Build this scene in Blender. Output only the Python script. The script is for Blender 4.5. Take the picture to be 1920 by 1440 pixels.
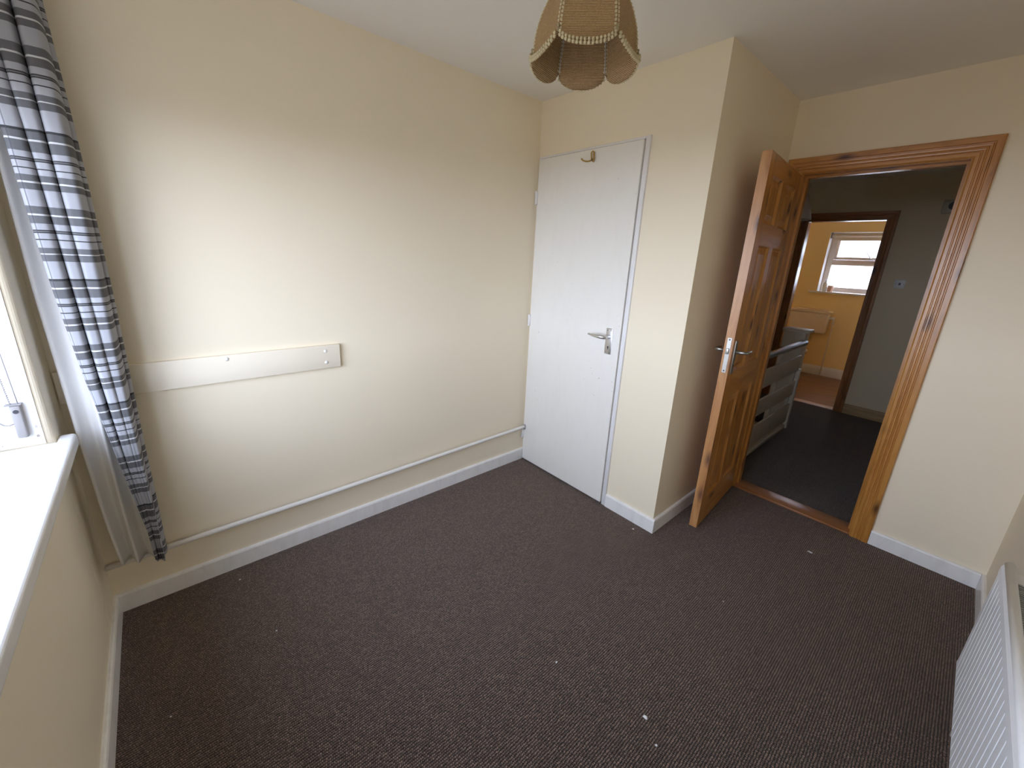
import bpy, bmesh, math, random
from mathutils import Vector, Matrix
random.seed(7)
for o in list(bpy.data.objects):
    bpy.data.objects.remove(o, do_unlink=True)
SC = bpy.context.scene
COL = SC.collection

# ------------------------------------------------------------------ camera, sky, exposure
cam_d = bpy.data.cameras.new('camera')
cam_d.sensor_fit = 'HORIZONTAL'
cam_d.sensor_width = 36.0
cam_d.lens = 754.06 / 1920 * 36.0
cam_d.shift_x = -1.49 / 1920
cam_d.shift_y = -21.43 / 1920
cam_d.clip_start = 0.02
cam = bpy.data.objects.new('camera', cam_d)
cam.location = (2.0251, 0.3064, 1.4886)
cam.rotation_euler = (1.2891, -0.0472, 0.8525)
COL.objects.link(cam)
SC.camera = cam

SKY = 13.8
W_ = bpy.data.worlds.new('overcast_sky')
SC.world = W_
W_.use_nodes = True
nt = W_.node_tree
nt.nodes.clear()
wo = nt.nodes.new('ShaderNodeOutputWorld')
bg = nt.nodes.new('ShaderNodeBackground')
tc = nt.nodes.new('ShaderNodeTexCoord')
sp = nt.nodes.new('ShaderNodeSeparateXYZ')
rp = nt.nodes.new('ShaderNodeValToRGB')          # hazy sky: white and bright at the horizon, bluer and darker overhead
rp.color_ramp.elements[0].position = 0.0
rp.color_ramp.elements[0].color = (1.0, 1.075, 1.36, 1)
rp.color_ramp.elements[1].position = 1.0
rp.color_ramp.elements[1].color = (0.44, 0.51, 0.74, 1)
e_ = rp.color_ramp.elements.new(0.45)
e_.color = (0.66, 0.73, 0.97, 1)
nt.links.new(tc.outputs['Generated'], sp.inputs[0])
nt.links.new(sp.outputs['Z'], rp.inputs[0])
nt.links.new(rp.outputs[0], bg.inputs['Color'])
bg.inputs['Strength'].default_value = SKY
nt.links.new(bg.outputs[0], wo.inputs[0])

SC.view_settings.view_transform = 'Standard'
SC.view_settings.look = 'None'
SC.view_settings.gamma = 1.0
SC.view_settings.use_curve_mapping = False
SC.view_settings.exposure = 0.0
SC.cycles.use_denoising = True
SC.cycles.max_bounces = 14
SC.cycles.diffuse_bounces = 10
SC.cycles.transparent_max_bounces = 16
SC.cycles.sample_clamp_indirect = 8.0


def portal(name, loc, rot, sx, sy):                # lets the renderer find the sky through a window opening
    d = bpy.data.lights.new(name, 'AREA')
    d.shape = 'RECTANGLE'
    d.size, d.size_y = sx, sy
    d.cycles.is_portal = True
    o = bpy.data.objects.new(name, d)
    o.location, o.rotation_euler = loc, rot
    COL.objects.link(o)


portal('window_portal', (1.03, -0.29, 1.48), (math.radians(90), 0, 0), 1.65, 1.3)
portal('bathroom_window_portal', (1.08, 7.88, 1.62), (math.radians(-90), 0, 0), 1.3, 0.85)

# ------------------------------------------------------------------ room measures (metres)
W, YC, YD, XB, H = 2.383, 2.263, 3.194, 1.1095, 2.4
YDB = YD + 0.116          # hall side of the door wall
YH = 5.84                 # hall far wall
YHB = YH + 0.10           # bathroom side of it
YB = 7.60                 # bathroom back wall
SKH, SKT = 0.086, 0.015   # skirting

# ------------------------------------------------------------------ materials
MATS = {}


def srgb(r, g, b):
    f = lambda c: (c / 255 / 12.92) if c / 255 <= 0.04045 else ((c / 255 + 0.055) / 1.055) ** 2.4
    return (f(r), f(g), f(b), 1.0)


class NT:
    def __init__(self, name):
        self.m = bpy.data.materials.new(name)
        self.m.use_nodes = True
        self.t = self.m.node_tree
        self.b = self.t.nodes['Principled BSDF']
        self.out = self.t.nodes['Material Output']
        MATS[name] = self.m

    def n(self, kind, **kw):
        x = self.t.nodes.new('ShaderNode' + kind)
        for k, v in kw.items():
            if k in x.inputs:
                x.inputs[k].default_value = v
            else:
                setattr(x, k, v)
        return x

    def l(self, a, b):
        self.t.links.new(a, b)

    def math(self, op, a, b=None, c=None):
        x = self.n('Math', operation=op)
        for i, v in enumerate((a, b, c)):
            if v is None:
                continue
            if isinstance(v, (int, float)):
                x.inputs[i].default_value = v
            else:
                self.l(v, x.inputs[i])
        return x.outputs[0]

    def mix(self, fac, a, b):
        x = self.n('Mix', data_type='RGBA')
        for key, v in ((0, fac), (6, a), (7, b)):
            if isinstance(v, (int, float)):
                x.inputs[key].default_value = v
            elif isinstance(v, tuple):
                x.inputs[key].default_value = v
            else:
                self.l(v, x.inputs[key])
        return x.outputs[2]

    def coords(self, scale=(1, 1, 1), loc=(0, 0, 0)):
        c = self.n('TexCoord')
        mp = self.n('Mapping')
        mp.inputs['Scale'].default_value = scale
        mp.inputs['Location'].default_value = loc
        self.l(c.outputs['Object'], mp.inputs[0])
        return mp.outputs[0]

    def noise(self, vec, scale, detail=3, rough=0.5):
        x = self.n('TexNoise', Scale=scale, Detail=detail, Roughness=rough)
        if vec is not None:
            self.l(vec, x.inputs['Vector'])
        return x.outputs['Fac']

    def ramp(self, fac, stops, interp='LINEAR'):
        x = self.n('ValToRGB')
        cr = x.color_ramp
        cr.interpolation = interp
        cr.elements.remove(cr.elements[1])
        for i, (p, c) in enumerate(stops):
            e = cr.elements[0] if i == 0 else cr.elements.new(p)
            e.position = p
            e.color = c if len(c) == 4 else (*c, 1)
        self.l(fac, x.inputs[0])
        return x.outputs[0]

    def bump(self, h, strength=0.3, dist=0.002):
        x = self.n('Bump', Strength=strength, Distance=dist)
        self.l(h, x.inputs['Height'])
        self.l(x.outputs[0], self.b.inputs['Normal'])


def plain(name, col, rough=0.5, metal=0.0, spec=0.5, var=0.04, bump=0.0, bscale=200):
    t = NT(name)
    v = t.coords()
    f = t.noise(v, 9, 4)
    lo = tuple(max(0, c * (1 - var)) for c in col[:3]) + (1,)
    hi = tuple(min(1, c * (1 + var)) for c in col[:3]) + (1,)
    t.l(t.mix(f, lo, hi), t.b.inputs['Base Color'])
    t.b.inputs['Roughness'].default_value = rough
    t.b.inputs['Metallic'].default_value = metal
    t.b.inputs['Specular IOR Level'].default_value = spec
    if bump:
        t.bump(t.noise(v, bscale, 3), bump, 0.002)
    return t.m


def wall_paint(name, col, bump=0.25):
    t = NT(name)
    v = t.coords()
    big = t.noise(v, 1.7, 4)
    fine = t.noise(v, 55, 5, 0.6)
    c = t.mix(big, tuple(x * 0.965 for x in col[:3]) + (1,), tuple(min(1, x * 1.02) for x in col[:3]) + (1,))
    t.l(c, t.b.inputs['Base Color'])
    t.b.inputs['Roughness'].default_value = 0.62
    t.b.inputs['Specular IOR Level'].default_value = 0.25
    t.bump(fine, bump, 0.0015)
    return t.m


def gloss_white(name, col, dirt, dirt_amt=0.5, rough=0.35, chips=0.0, chip_col=(0.25, 0.22, 0.2, 1)):
    """old white gloss paint: streaky grime and small chips"""
    t = NT(name)
    v = t.coords((6, 6, 1.5))
    v2 = t.coords((1, 1, 1))
    g = t.noise(v, 3.5, 6, 0.65)
    gm = t.ramp(g, [(0.48, (0, 0, 0)), (0.75, (1, 1, 1))])
    base = t.mix(t.math('MULTIPLY', gm, dirt_amt), col, dirt)
    if chips:
        cn = t.noise(v2, 60, 3, 0.6)
        cm = t.ramp(cn, [(0.70 - chips * 0.06, (0, 0, 0)), (0.72 - chips * 0.06, (1, 1, 1))])
        area = t.ramp(t.noise(v2, 3.1, 2), [(0.50, (0, 0, 0)), (0.62, (1, 1, 1))])
        base = t.mix(t.math('MULTIPLY', cm, area), base, chip_col)
    t.l(base, t.b.inputs['Base Color'])
    t.b.inputs['Roughness'].default_value = rough
    t.b.inputs['Specular IOR Level'].default_value = 0.4
    t.bump(t.noise(v2, 38, 4), 0.12, 0.002)
    return t.m


def wood(name, axis, light, mid, dark, knot, rough=0.33, scale=1.0, seed=0.0, knots=True):
    """varnished softwood, grain along the given axis, with dark knots"""
    t = NT(name)
    ai = 'xyz'.index(axis)
    sc = [13.0 * scale] * 3
    sc[ai] = 0.75 * scale
    off = (seed * 3.1, seed * 1.7, seed * 2.3)
    v = t.coords(tuple(sc), off)
    warp = t.noise(t.coords(tuple(2.2 if i == ai else 5.0 for i in range(3)), off), 1.0, 2)
    wv = t.n('VectorMath', operation='ADD')
    sv = t.n('CombineXYZ')
    wsc = t.math('MULTIPLY', warp, 1.6)
    for i in range(3):
        if i != ai:
            t.l(wsc, sv.inputs[i])
    t.l(v, wv.inputs[0])
    t.l(sv.outputs[0], wv.inputs[1])
    g1 = t.noise(wv.outputs[0], 1.5, 5, 0.6)
    g2 = t.noise(wv.outputs[0], 6.0, 4, 0.65)
    g = t.math('ADD', t.math('MULTIPLY', g1, 0.84), t.math('MULTIPLY', g2, 0.16))
    c = t.ramp(g, [(0.30, dark), (0.45, mid), (0.62, light), (0.8, mid)])
    if knots:
        ks = [9.0] * 3
        ks[ai] = 3.6
        vo = t.n('TexVoronoi', Scale=1.0, Randomness=1.0)
        t.l(t.coords(tuple(ks), (off[0] + .37, off[1] + .11, off[2])), vo.inputs['Vector'])
        dist = t.math('ADD', vo.outputs['Distance'], t.math('MULTIPLY', t.math('SUBTRACT', g1, 0.5), 0.10))
        km = t.ramp(dist, [(0.07, (1, 1, 1)), (0.13, (0.55, 0.55, 0.55)), (0.24, (0, 0, 0))])
        c = t.mix(km, c, knot)
    t.l(c, t.b.inputs['Base Color'])
    t.b.inputs['Roughness'].default_value = rough
    t.b.inputs['Specular IOR Level'].default_value = 0.5
    t.b.inputs['Coat Weight'].default_value = 0.25
    t.b.inputs['Coat Roughness'].default_value = 0.22
    t.bump(g, 0.12, 0.001)
    return t.m


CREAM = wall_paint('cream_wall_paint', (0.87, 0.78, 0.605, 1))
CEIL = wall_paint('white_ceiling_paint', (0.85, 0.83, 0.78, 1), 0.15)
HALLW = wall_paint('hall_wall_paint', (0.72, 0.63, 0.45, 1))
BATHW = wall_paint('yellow_bathroom_paint', (0.90, 0.68, 0.33, 1))
REVEAL = gloss_white('reveal_white_paint', (0.83, 0.82, 0.80, 1), (0.60, 0.55, 0.47, 1), 0.35, 0.5, 1.0, (0.32, 0.27, 0.22, 1))
SILL = gloss_white('window_board_gloss', (0.85, 0.84, 0.82, 1), (0.72, 0.70, 0.66, 1), 0.25, 0.28)
SKIRT = gloss_white('skirting_gloss', (0.86, 0.85, 0.83, 1), (0.62, 0.60, 0.57, 1), 0.40, 0.33)
DOORW = gloss_white('door_white_gloss', (0.83, 0.81, 0.755, 1), (0.74, 0.71, 0.64, 1), 0.25, 0.36, 0.05, (0.42, 0.39, 0.36, 1))
FRAMEW = gloss_white('frame_white_gloss', (0.80, 0.79, 0.79, 1), (0.62, 0.60, 0.57, 1), 0.3, 0.36)
PIPEW = plain('pipe_white_paint', (0.80, 0.78, 0.74, 1), 0.4)
BOARD = wall_paint('batten_cream_paint', (0.88, 0.80, 0.65, 1), 0.1)
PINE = dict(light=(0.54, 0.255, 0.058, 1), mid=(0.45, 0.195, 0.038, 1), dark=(0.31, 0.12, 0.020, 1), knot=(0.085, 0.026, 0.009, 1))
PINE_Z = wood('pine_upright', 'z', **PINE)
PINE_X = wood('pine_crosswise', 'x', seed=4.0, **PINE)
PINE_Z2 = wood('pine_upright_panel', 'z', seed=9.0, **PINE)
PINE_EDGE = wood('pine_raw_edge', 'z', (0.58, 0.30, 0.12, 1), (0.50, 0.24, 0.085, 1), (0.36, 0.15, 0.05, 1), (0.12, 0.05, 0.03, 1), 0.45, seed=2.0)
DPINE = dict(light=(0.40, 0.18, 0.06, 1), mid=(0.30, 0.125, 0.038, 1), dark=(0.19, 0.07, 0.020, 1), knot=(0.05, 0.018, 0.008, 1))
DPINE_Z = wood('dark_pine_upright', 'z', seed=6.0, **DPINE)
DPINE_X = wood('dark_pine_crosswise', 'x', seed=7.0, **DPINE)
HSKIRT = wood('hall_skirting_pine', 'x', (0.50, 0.34, 0.17, 1), (0.42, 0.28, 0.13, 1), (0.32, 0.19, 0.08, 1), (0.2, 0.1, 0.05, 1), seed=3.0, knots=False)
THRESH = wood('threshold_oak', 'x', (0.42, 0.19, 0.075, 1), (0.34, 0.14, 0.05, 1), (0.24, 0.09, 0.03, 1), (0.1, 0.04, 0.02, 1), 0.3, seed=8.0, knots=False)
RAILW = wood('handrail_dark_varnish', 'y', (0.075, 0.028, 0.016, 1), (0.05, 0.018, 0.011, 1), (0.03, 0.011, 0.008, 1), (0.02, 0.01, 0.01, 1), 0.2, seed=1.0, knots=False)
for n_ in RAILW.node_tree.nodes:
    if n_.type == 'BSDF_PRINCIPLED':
        n_.inputs['Coat Weight'].default_value = 0.0
        n_.inputs['Specular IOR Level'].default_value = 0.35
LAMIN = wood('laminate_boards', 'x', (0.27, 0.115, 0.045, 1), (0.16, 0.058, 0.020, 1), (0.05, 0.015, 0.006, 1), (0.1, 0.03, 0.01, 1), 0.35, 1.6, seed=5.0, knots=False)
BANW = gloss_white('banister_paint', (0.74, 0.70, 0.62, 1), (0.5, 0.45, 0.36, 1), 0.4, 0.4)
CHROME = plain('brushed_aluminium', (0.72, 0.72, 0.73, 1), 0.30, 1.0)
STEEL = plain('zinc_steel', (0.42, 0.41, 0.37, 1), 0.42, 1.0, var=0.2)
BRASS = plain('aged_brass', (0.50, 0.33, 0.11, 1), 0.38, 1.0)
BLACK = plain('recess_shade_black', (0.01, 0.01, 0.01, 1), 0.8)  # black put in for the shade inside keyholes and behind the cupboard door
GREYP = plain('grey_plastic', (0.27, 0.255, 0.25, 1), 0.45)
DARKP = plain('dark_plastic', (0.03, 0.03, 0.035, 1), 0.4)
WPLAST = plain('white_plastic', (0.78, 0.77, 0.76, 1), 0.35)
RADW = plain('radiator_white_enamel', (0.86, 0.87, 0.875, 1), 0.3)
RADG = plain('radiator_grille_grey', (0.35, 0.36, 0.33, 1), 0.5)
CERAM = plain('cream_ceramic', (0.78, 0.66, 0.52, 1), 0.18)
UPVC = plain('cream_window_frame', (0.74, 0.66, 0.58, 1), 0.35)
SHADEG = plain('grey_shade_cloth', (0.72, 0.66, 0.61, 1), 0.85)
JARM = plain('terracotta_jar', (0.62, 0.36, 0.25, 1), 0.5)
BOTTLE = plain('clear_white_bottle', (0.80, 0.80, 0.78, 1), 0.25)
BLINDC = plain('blind_cloth', (0.42, 0.41, 0.39, 1), 0.9)
FLAKE = plain('white_flake', (0.80, 0.80, 0.80, 1), 0.7)
PAVING = plain('sandy_paving', (0.24, 0.185, 0.12, 1), 0.95, var=0.2)
LINING = plain('cotton_lining', (0.78, 0.77, 0.745, 1), 0.85, var=0.05, bump=0.15, bscale=40)
BRAID = plain('cream_braid', (0.60, 0.53, 0.34, 1), 0.85, bump=0.4, bscale=500)
WIRE = plain('white_wire', (0.45, 0.42, 0.40, 1), 0.4)
CORDM = plain('flex_white', (0.75, 0.74, 0.70, 1), 0.45)
BULBM = plain('opal_bulb', (0.85, 0.84, 0.80, 1), 0.2)


def carpet(name, dark, light, px=0.0079, py=0.0060):
    t = NT(name)
    c = t.n('TexCoord')
    s = t.n('SeparateXYZ')
    t.l(c.outputs['Object'], s.inputs[0])
    wob = t.noise(c.outputs['Object'], 70, 3, 0.6)
    xs = t.math('ADD', t.math('DIVIDE', s.outputs[0], px), t.math('MULTIPLY', t.math('SUBTRACT', wob, 0.5), 0.9))
    col = t.math('FLOOR', xs)
    wn = t.n('TexWhiteNoise', noise_dimensions='1D')
    t.l(col, wn.inputs['W'])
    sx = t.math('ABSOLUTE', t.math('SINE', t.math('MULTIPLY', xs, math.pi)))
    wob2 = t.noise(c.outputs['Object'], 95, 2, 0.6)
    half = t.math('MULTIPLY', t.math('MODULO', t.math('ABSOLUTE', col), 2.0), 0.5)
    ys = t.math('ADD', t.math('ADD', t.math('DIVIDE', s.outputs[1], py), half), t.math('MULTIPLY', wob2, 1.1))
    ys = t.math('ADD', ys, t.math('MULTIPLY', wn.outputs['Value'], 0.25))
    sy = t.math('ABSOLUTE', t.math('SINE', t.math('MULTIPLY', ys, math.pi)))
    sy2 = t.math('ADD', t.math('MULTIPLY', t.math('POWER', sy, 0.8), 0.72), 0.28)
    h = t.math('MULTIPLY', t.math('POWER', sx, 0.9), sy2)
    tone = t.noise(c.outputs['Object'], 5.0, 4, 0.6)
    cell = t.n('CombineXYZ')
    t.l(col, cell.inputs[0])
    t.l(t.math('FLOOR', ys), cell.inputs[1])
    wl = t.n('TexWhiteNoise', noise_dimensions='2D')          # every loop has a tone of its own
    t.l(cell.outputs[0], wl.inputs['Vector'])
    fleck = t.math('POWER', wl.outputs['Value'], 1.6)
    warm = t.mix(tone, tuple(x * k for x, k in zip(light[:3], (1.05, 0.98, 0.95))) + (1,), tuple(x * k for x, k in zip(light[:3], (0.96, 1.0, 1.0))) + (1,))
    warm = t.mix(fleck, t.mix(0.28, warm, dark), tuple(min(1, x * 2.0) for x in light[:3]) + (1,))
    t.l(t.mix(t.ramp(h, [(0.38, (0, 0, 0)), (0.80, (1, 1, 1))]), dark, warm), t.b.inputs['Base Color'])
    t.b.inputs['Roughness'].default_value = 0.95
    t.b.inputs['Specular IOR Level'].default_value = 0.1
    t.b.inputs['Sheen Weight'].default_value = 0.35
    t.b.inputs['Sheen Tint'].default_value = (1.0, 0.86, 0.76, 1)
    t.b.inputs['Sheen Roughness'].default_value = 0.5
    t.bump(h, 0.9, 0.004)
    return t.m


CARPET = carpet('brown_loop_carpet', (0.004, 0.003, 0.0027, 1), (0.165, 0.110, 0.083, 1))
HCARPET = carpet('shaded_loop_carpet', (0.008, 0.007, 0.007, 1), (0.085, 0.075, 0.070, 1))  # same carpet as the bedroom, the landing's shade put into a darker colour


def striped_fabric(z_start, period, root_z):
    t = NT('striped_curtain_fabric')
    c = t.n('TexCoord')
    s = t.n('SeparateXYZ')
    t.l(c.outputs['Object'], s.inputs[0])
    wob = t.math('MULTIPLY', t.math('SUBTRACT', t.noise(c.outputs['Object'], 6, 2), 0.5), 0.010)
    z = t.math('ADD', t.math('ADD', s.outputs[2], root_z), wob)
    f = t.math('FRACT', t.math('ADD', t.math('DIVIDE', t.math('SUBTRACT', z_start, z), period), 8.0))
    L, D, K, Wt, G = (0.34, 0.345, 0.365, 1), (0.085, 0.086, 0.090, 1), (0.006, 0.006, 0.007, 1), (0.54, 0.54, 0.54, 1), (0.12, 0.12, 0.125, 1)
    A = [(0.0, K), (.028, D), (.12, Wt), (.145, D), (.275, L), (.355, K), (.371, G), (.387, K), (.403, L), (.49, K), (.503, L), (.58, D), (.67, Wt), (.695, D), (.775, L)]
    B = [(0.0, D), (.1, Wt), (.125, D), (.23, L), (.315, K), (.331, G), (.347, K), (.363, L), (.445, K), (.458, L), (.56, D), (.635, Wt), (.655, D), (.745, L)]
    stops = [(p / 2, c_) for p, c_ in A] + [(0.5 + p / 2, c_) for p, c_ in B]
    colr = t.ramp(f, stops, 'CONSTANT')
    weave = t.noise(t.coords((1, 1, 1)), 900, 2)
    colr = t.mix(t.math('MULTIPLY', weave, 0.25), colr, (0.3, 0.3, 0.31, 1))
    uv = t.n('UVMap')
    su = t.n('SeparateXYZ')
    t.l(uv.outputs[0], su.inputs[0])
    crease_line = t.math('LESS_THAN', t.math('ABSOLUTE', t.math('SUBTRACT', su.outputs[0], 0.062)), 0.0018)   # pleat crease near the hem, its shade drawn as a dark line
    colr = t.mix(t.math('MULTIPLY', crease_line, 0.6), colr, (0.06, 0.06, 0.07, 1))
    t.l(colr, t.b.inputs['Base Color'])
    t.b.inputs['Roughness'].default_value = 0.8
    t.b.inputs['Specular IOR Level'].default_value = 0.2
    t.bump(weave, 0.2, 0.0005)
    return t.m


def woven(name):
    t = NT(name)
    c = t.n('TexCoord')
    s = t.n('SeparateXYZ')
    t.l(c.outputs['Object'], s.inputs[0])
    n1 = t.noise(c.outputs['Object'], 160, 3, 0.6)
    z = t.math('ADD', t.math('DIVIDE', s.outputs[2], 0.0034), t.math('MULTIPLY', n1, 0.35))
    h = t.math('ABSOLUTE', t.math('SINE', t.math('MULTIPLY', z, math.pi)))
    n2 = t.noise(c.outputs['Object'], 260, 3, 0.7)
    c1 = t.mix(n2, (0.30, 0.18, 0.080, 1), (0.72, 0.53, 0.29, 1))
    t.l(t.mix(t.ramp(h, [(0.15, (0, 0, 0)), (0.6, (1, 1, 1))]), (0.17, 0.075, 0.040, 1), c1), t.b.inputs['Base Color'])
    t.b.inputs['Roughness'].default_value = 0.85
    t.b.inputs['Specular IOR Level'].default_value = 0.2
    t.bump(h, 0.7, 0.002)
    return t.m


WOVEN = woven('woven_straw')


def frosted():
    t = NT('frosted_glass')
    tr = t.n('BsdfTranslucent')
    gl = t.n('BsdfGlossy', Roughness=0.15)
    mx = t.n('MixShader')
    mx.inputs[0].default_value = 0.05
    f = t.noise(t.coords(), 130, 2)
    t.l(t.mix(t.ramp(f, [(0.42, (0, 0, 0)), (0.62, (1, 1, 1))]), (0.80, 0.84, 0.85, 1), (0.95, 0.96, 0.96, 1)), tr.inputs['Color'])
    t.l(tr.outputs[0], mx.inputs[1])
    t.l(gl.outputs[0], mx.inputs[2])
    t.l(mx.outputs[0], t.out.inputs[0])
    return t.m


def clear_glass():
    t = NT('clear_glass')
    tr = t.n('BsdfTransparent')
    tr.inputs['Color'].default_value = (0.94, 0.96, 0.95, 1)
    gl = t.n('BsdfGlossy', Roughness=0.02)
    mx = t.n('MixShader')
    mx.inputs[0].default_value = 0.06
    t.l(tr.outputs[0], mx.inputs[1])
    t.l(gl.outputs[0], mx.inputs[2])
    t.l(mx.outputs[0], t.out.inputs[0])
    return t.m


FROST = frosted()
GLASS = clear_glass()


# ------------------------------------------------------------------ mesh helpers
class MB:
    """collects shapes (world coordinates) and links them as one mesh object"""

    def __init__(self):
        self.v, self.f, self.sm = [], [], []
        self.uv = None

    def add(self, vs, fs, smooth=False):
        o = len(self.v)
        self.v += [tuple(p) for p in vs]
        self.f += [tuple(i + o for i in f) for f in fs]
        self.sm += [smooth] * len(fs)
        return self

    def box(self, x0, x1, y0, y1, z0, z1, bev=0.0, seg=2):
        if bev <= 0:
            vs = [(x, y, z) for x in (x0, x1) for y in (y0, y1) for z in (z0, z1)]
            return self.add(vs, [(0, 1, 3, 2), (4, 6, 7, 5), (0, 4, 5, 1), (2, 3, 7, 6), (0, 2, 6, 4), (1, 5, 7, 3)])
        bm = bmesh.new()
        bmesh.ops.create_cube(bm, size=1)
        for v in bm.verts:
            v.co = Vector(((x0 + x1) / 2 + v.co.x * (x1 - x0), (y0 + y1) / 2 + v.co.y * (y1 - y0), (z0 + z1) / 2 + v.co.z * (z1 - z0)))
        bmesh.ops.bevel(bm, geom=bm.edges[:], offset=bev, segments=seg, affect='EDGES', profile=0.5)
        return self.bm(bm, seg > 1)

    def bm(self, bm, smooth=False):
        bm.verts.index_update()
        self.add([v.co[:] for v in bm.verts], [[v.index for v in f.verts] for f in bm.faces], smooth)
        bm.free()
        return self

    def tube(self, pts, r, seg=10, cap=True, smooth=True):
        pts = [Vector(p) for p in pts]
        rs = r if isinstance(r, (list, tuple)) else [r] * len(pts)
        vs, fs = [], []
        up = Vector((0, 0, 1))
        prev = None
        for i, p in enumerate(pts):
            t = (pts[min(i + 1, len(pts) - 1)] - pts[max(i - 1, 0)]).normalized()
            if prev is None:
                a = up if abs(t.dot(up)) < 0.9 else Vector((1, 0, 0))
                n = (a - t * a.dot(t)).normalized()
            else:
                n = (prev - t * prev.dot(t)).normalized()
            prev = n
            b = t.cross(n)
            for k in range(seg):
                a = 2 * math.pi * k / seg
                vs.append(p + (n * math.cos(a) + b * math.sin(a)) * rs[i])
        for i in range(len(pts) - 1):
            for k in range(seg):
                fs.append((i * seg + k, i * seg + (k + 1) % seg, (i + 1) * seg + (k + 1) % seg, (i + 1) * seg + k))
        self.add(vs, fs, smooth)
        if cap:
            o = len(self.v) - len(vs)
            self.f += [tuple(o + k for k in range(seg))[::-1], tuple(o + (len(pts) - 1) * seg + k for k in range(seg))]
            self.sm += [False, False]
        return self

    def lathe(self, c, prof, seg=24, sx=1.0, sy=1.0, smooth=True):
        vs, fs = [], []
        for r, z in prof:
            for k in range(seg):
                a = 2 * math.pi * k / seg
                vs.append((c[0] + r * sx * math.cos(a), c[1] + r * sy * math.sin(a), c[2] + z))
        for i in range(len(prof) - 1):
            for k in range(seg):
                fs.append((i * seg + k, i * seg + (k + 1) % seg, (i + 1) * seg + (k + 1) % seg, (i + 1) * seg + k))
        if prof[0][0] > 1e-5:
            fs.append(tuple(range(seg))[::-1])
        if prof[-1][0] > 1e-5:
            fs.append(tuple((len(prof) - 1) * seg + k for k in range(seg)))
        return self.add(vs, fs, smooth)

    def prism(self, poly, axis, a0, a1, smooth=False):
        """polygon in the two other axes, extruded from a0 to a1"""
        n = len(poly)
        ai = 'xyz'.index(axis)

        def P(p, a):
            q = list(p)
            q.insert(ai, a)
            return tuple(q)
        vs = [P(p, a0) for p in poly] + [P(p, a1) for p in poly]
        fs = [(i, (i + 1) % n, n + (i + 1) % n, n + i) for i in range(n)]
        fs += [tuple(range(n))[::-1], tuple(range(n, 2 * n))]
        return self.add(vs, fs, smooth)

    def ball(self, c, r, seg=8, sc=(1, 1, 1)):
        prof = [(math.sin(math.pi * i / (seg // 2)) * r, -math.cos(math.pi * i / (seg // 2)) * r * sc[2]) for i in range(seg // 2 + 1)]
        return self.lathe(c, prof, seg, sc[0], sc[1])

    def build(self, name, mat, parent=None, recalc=True):
        off = Vector((0, 0, 0))
        p = parent
        while p is not None:
            off += p.location
            p = p.parent
        me = bpy.data.meshes.new(name)
        me.from_pydata([tuple(Vector(v) - off) for v in self.v], [], self.f)
        if recalc:
            bm = bmesh.new()
            bm.from_mesh(me)
            bmesh.ops.recalc_face_normals(bm, faces=bm.faces)
            bm.to_mesh(me)
            bm.free()
        for pl, s in zip(me.polygons, self.sm):
            pl.use_smooth = s
        me.materials.append(mat)
        o = bpy.data.objects.new(name, me)
        COL.objects.link(o)
        if parent is not None:
            o.parent = parent
        return o


def tag(o, label=None, cat=None, group=None, kind=None):
    for k, v in (('label', label), ('category', cat), ('group', group), ('kind', kind)):
        if v:
            o[k] = v
    return o


def root(name, loc, label=None, cat=None, group=None, kind=None):
    o = bpy.data.objects.new(name, None)
    o.location = loc
    o.empty_display_size = 0.1
    COL.objects.link(o)
    return tag(o, label, cat, group, kind)


def struct(name, mb, mat, label=None):
    return tag(mb.build(name, mat), label, None, None, 'structure')


# ------------------------------------------------------------------ the shell
struct('floor', MB().box(0, W, 0, YD + 0.004, -0.12, 0), CARPET, 'brown loop pile carpet of the bedroom')
struct('ceiling', MB().box(-0.1, W + 0.1, -0.28, YDB, H, H + 0.1), CEIL, 'white painted bedroom ceiling')
struct('wall_left', MB().box(-0.1, 0, -0.28, YC + 0.1, -0.12, H), CREAM, 'long cream wall with the batten and pipe')
struct('wall_right', MB().box(W, W + 0.1, -0.28, YDB, -0.12, H), CREAM, 'cream wall behind the radiator')

WX0, WX1, WZ0, WZ1 = 0.205, 1.850, 0.807, 2.13       # bedroom window opening
mb = MB()
pier = [(-0.1, -0.28), (WX0, -0.28)]
for i in range(7):                                   # rounded plaster arris
    a = math.pi / 2 * i / 6
    pier.append((WX0 - 0.022 + 0.022 * math.cos(a), -0.022 + 0.022 * math.sin(a)))
pier.append((-0.1, 0))
mb.prism(pier, 'z', 0, H)
mb.box(WX0, WX1, -0.28, 0, 0, WZ0)
mb.box(WX0, WX1, -0.28, 0, WZ1, H)
mb.box(WX1, W + 0.1, -0.28, 0, 0, H)
struct('wall_window', mb, CREAM, 'cream wall under and around the bedroom window')

# cupboard front wall with its door opening, boxed side wall, door wall
DX0, DX1, DZ = 0.022, 0.760, 2.079
mb = MB()
mb.box(0, 0.004, YC, YC + 0.1, 0, H)
mb.box(0.787, XB, YC, YC + 0.1, 0, H)
mb.box(0.004, 0.787, YC, YC + 0.1, 2.092, H)
struct('wall_cupboard', mb, CREAM, 'cream wall around the white cupboard door')
struct('wall_side', MB().box(XB - 0.1, XB, YC + 0.1, YDB, 0, H), CREAM, 'cream side of the boxed-out cupboard')
OX0, OX1, OZ = 1.188, 1.879, 2.031                   # rough opening of the room doorway
mb = MB()
mb.box(XB, OX0, YD, YDB, 0, H)
mb.box(OX1, W, YD, YDB, 0, H)
mb.box(OX0, OX1, YD, YDB, OZ, H)
struct('wall_door', mb, CREAM, 'cream wall around the pine doorway')
struct('wall_cupboard_back', MB().box(-0.1, XB - 0.1, YDB - 0.05, YDB, -2.5, H), HALLW, 'wall between cupboard and stairwell')


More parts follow.
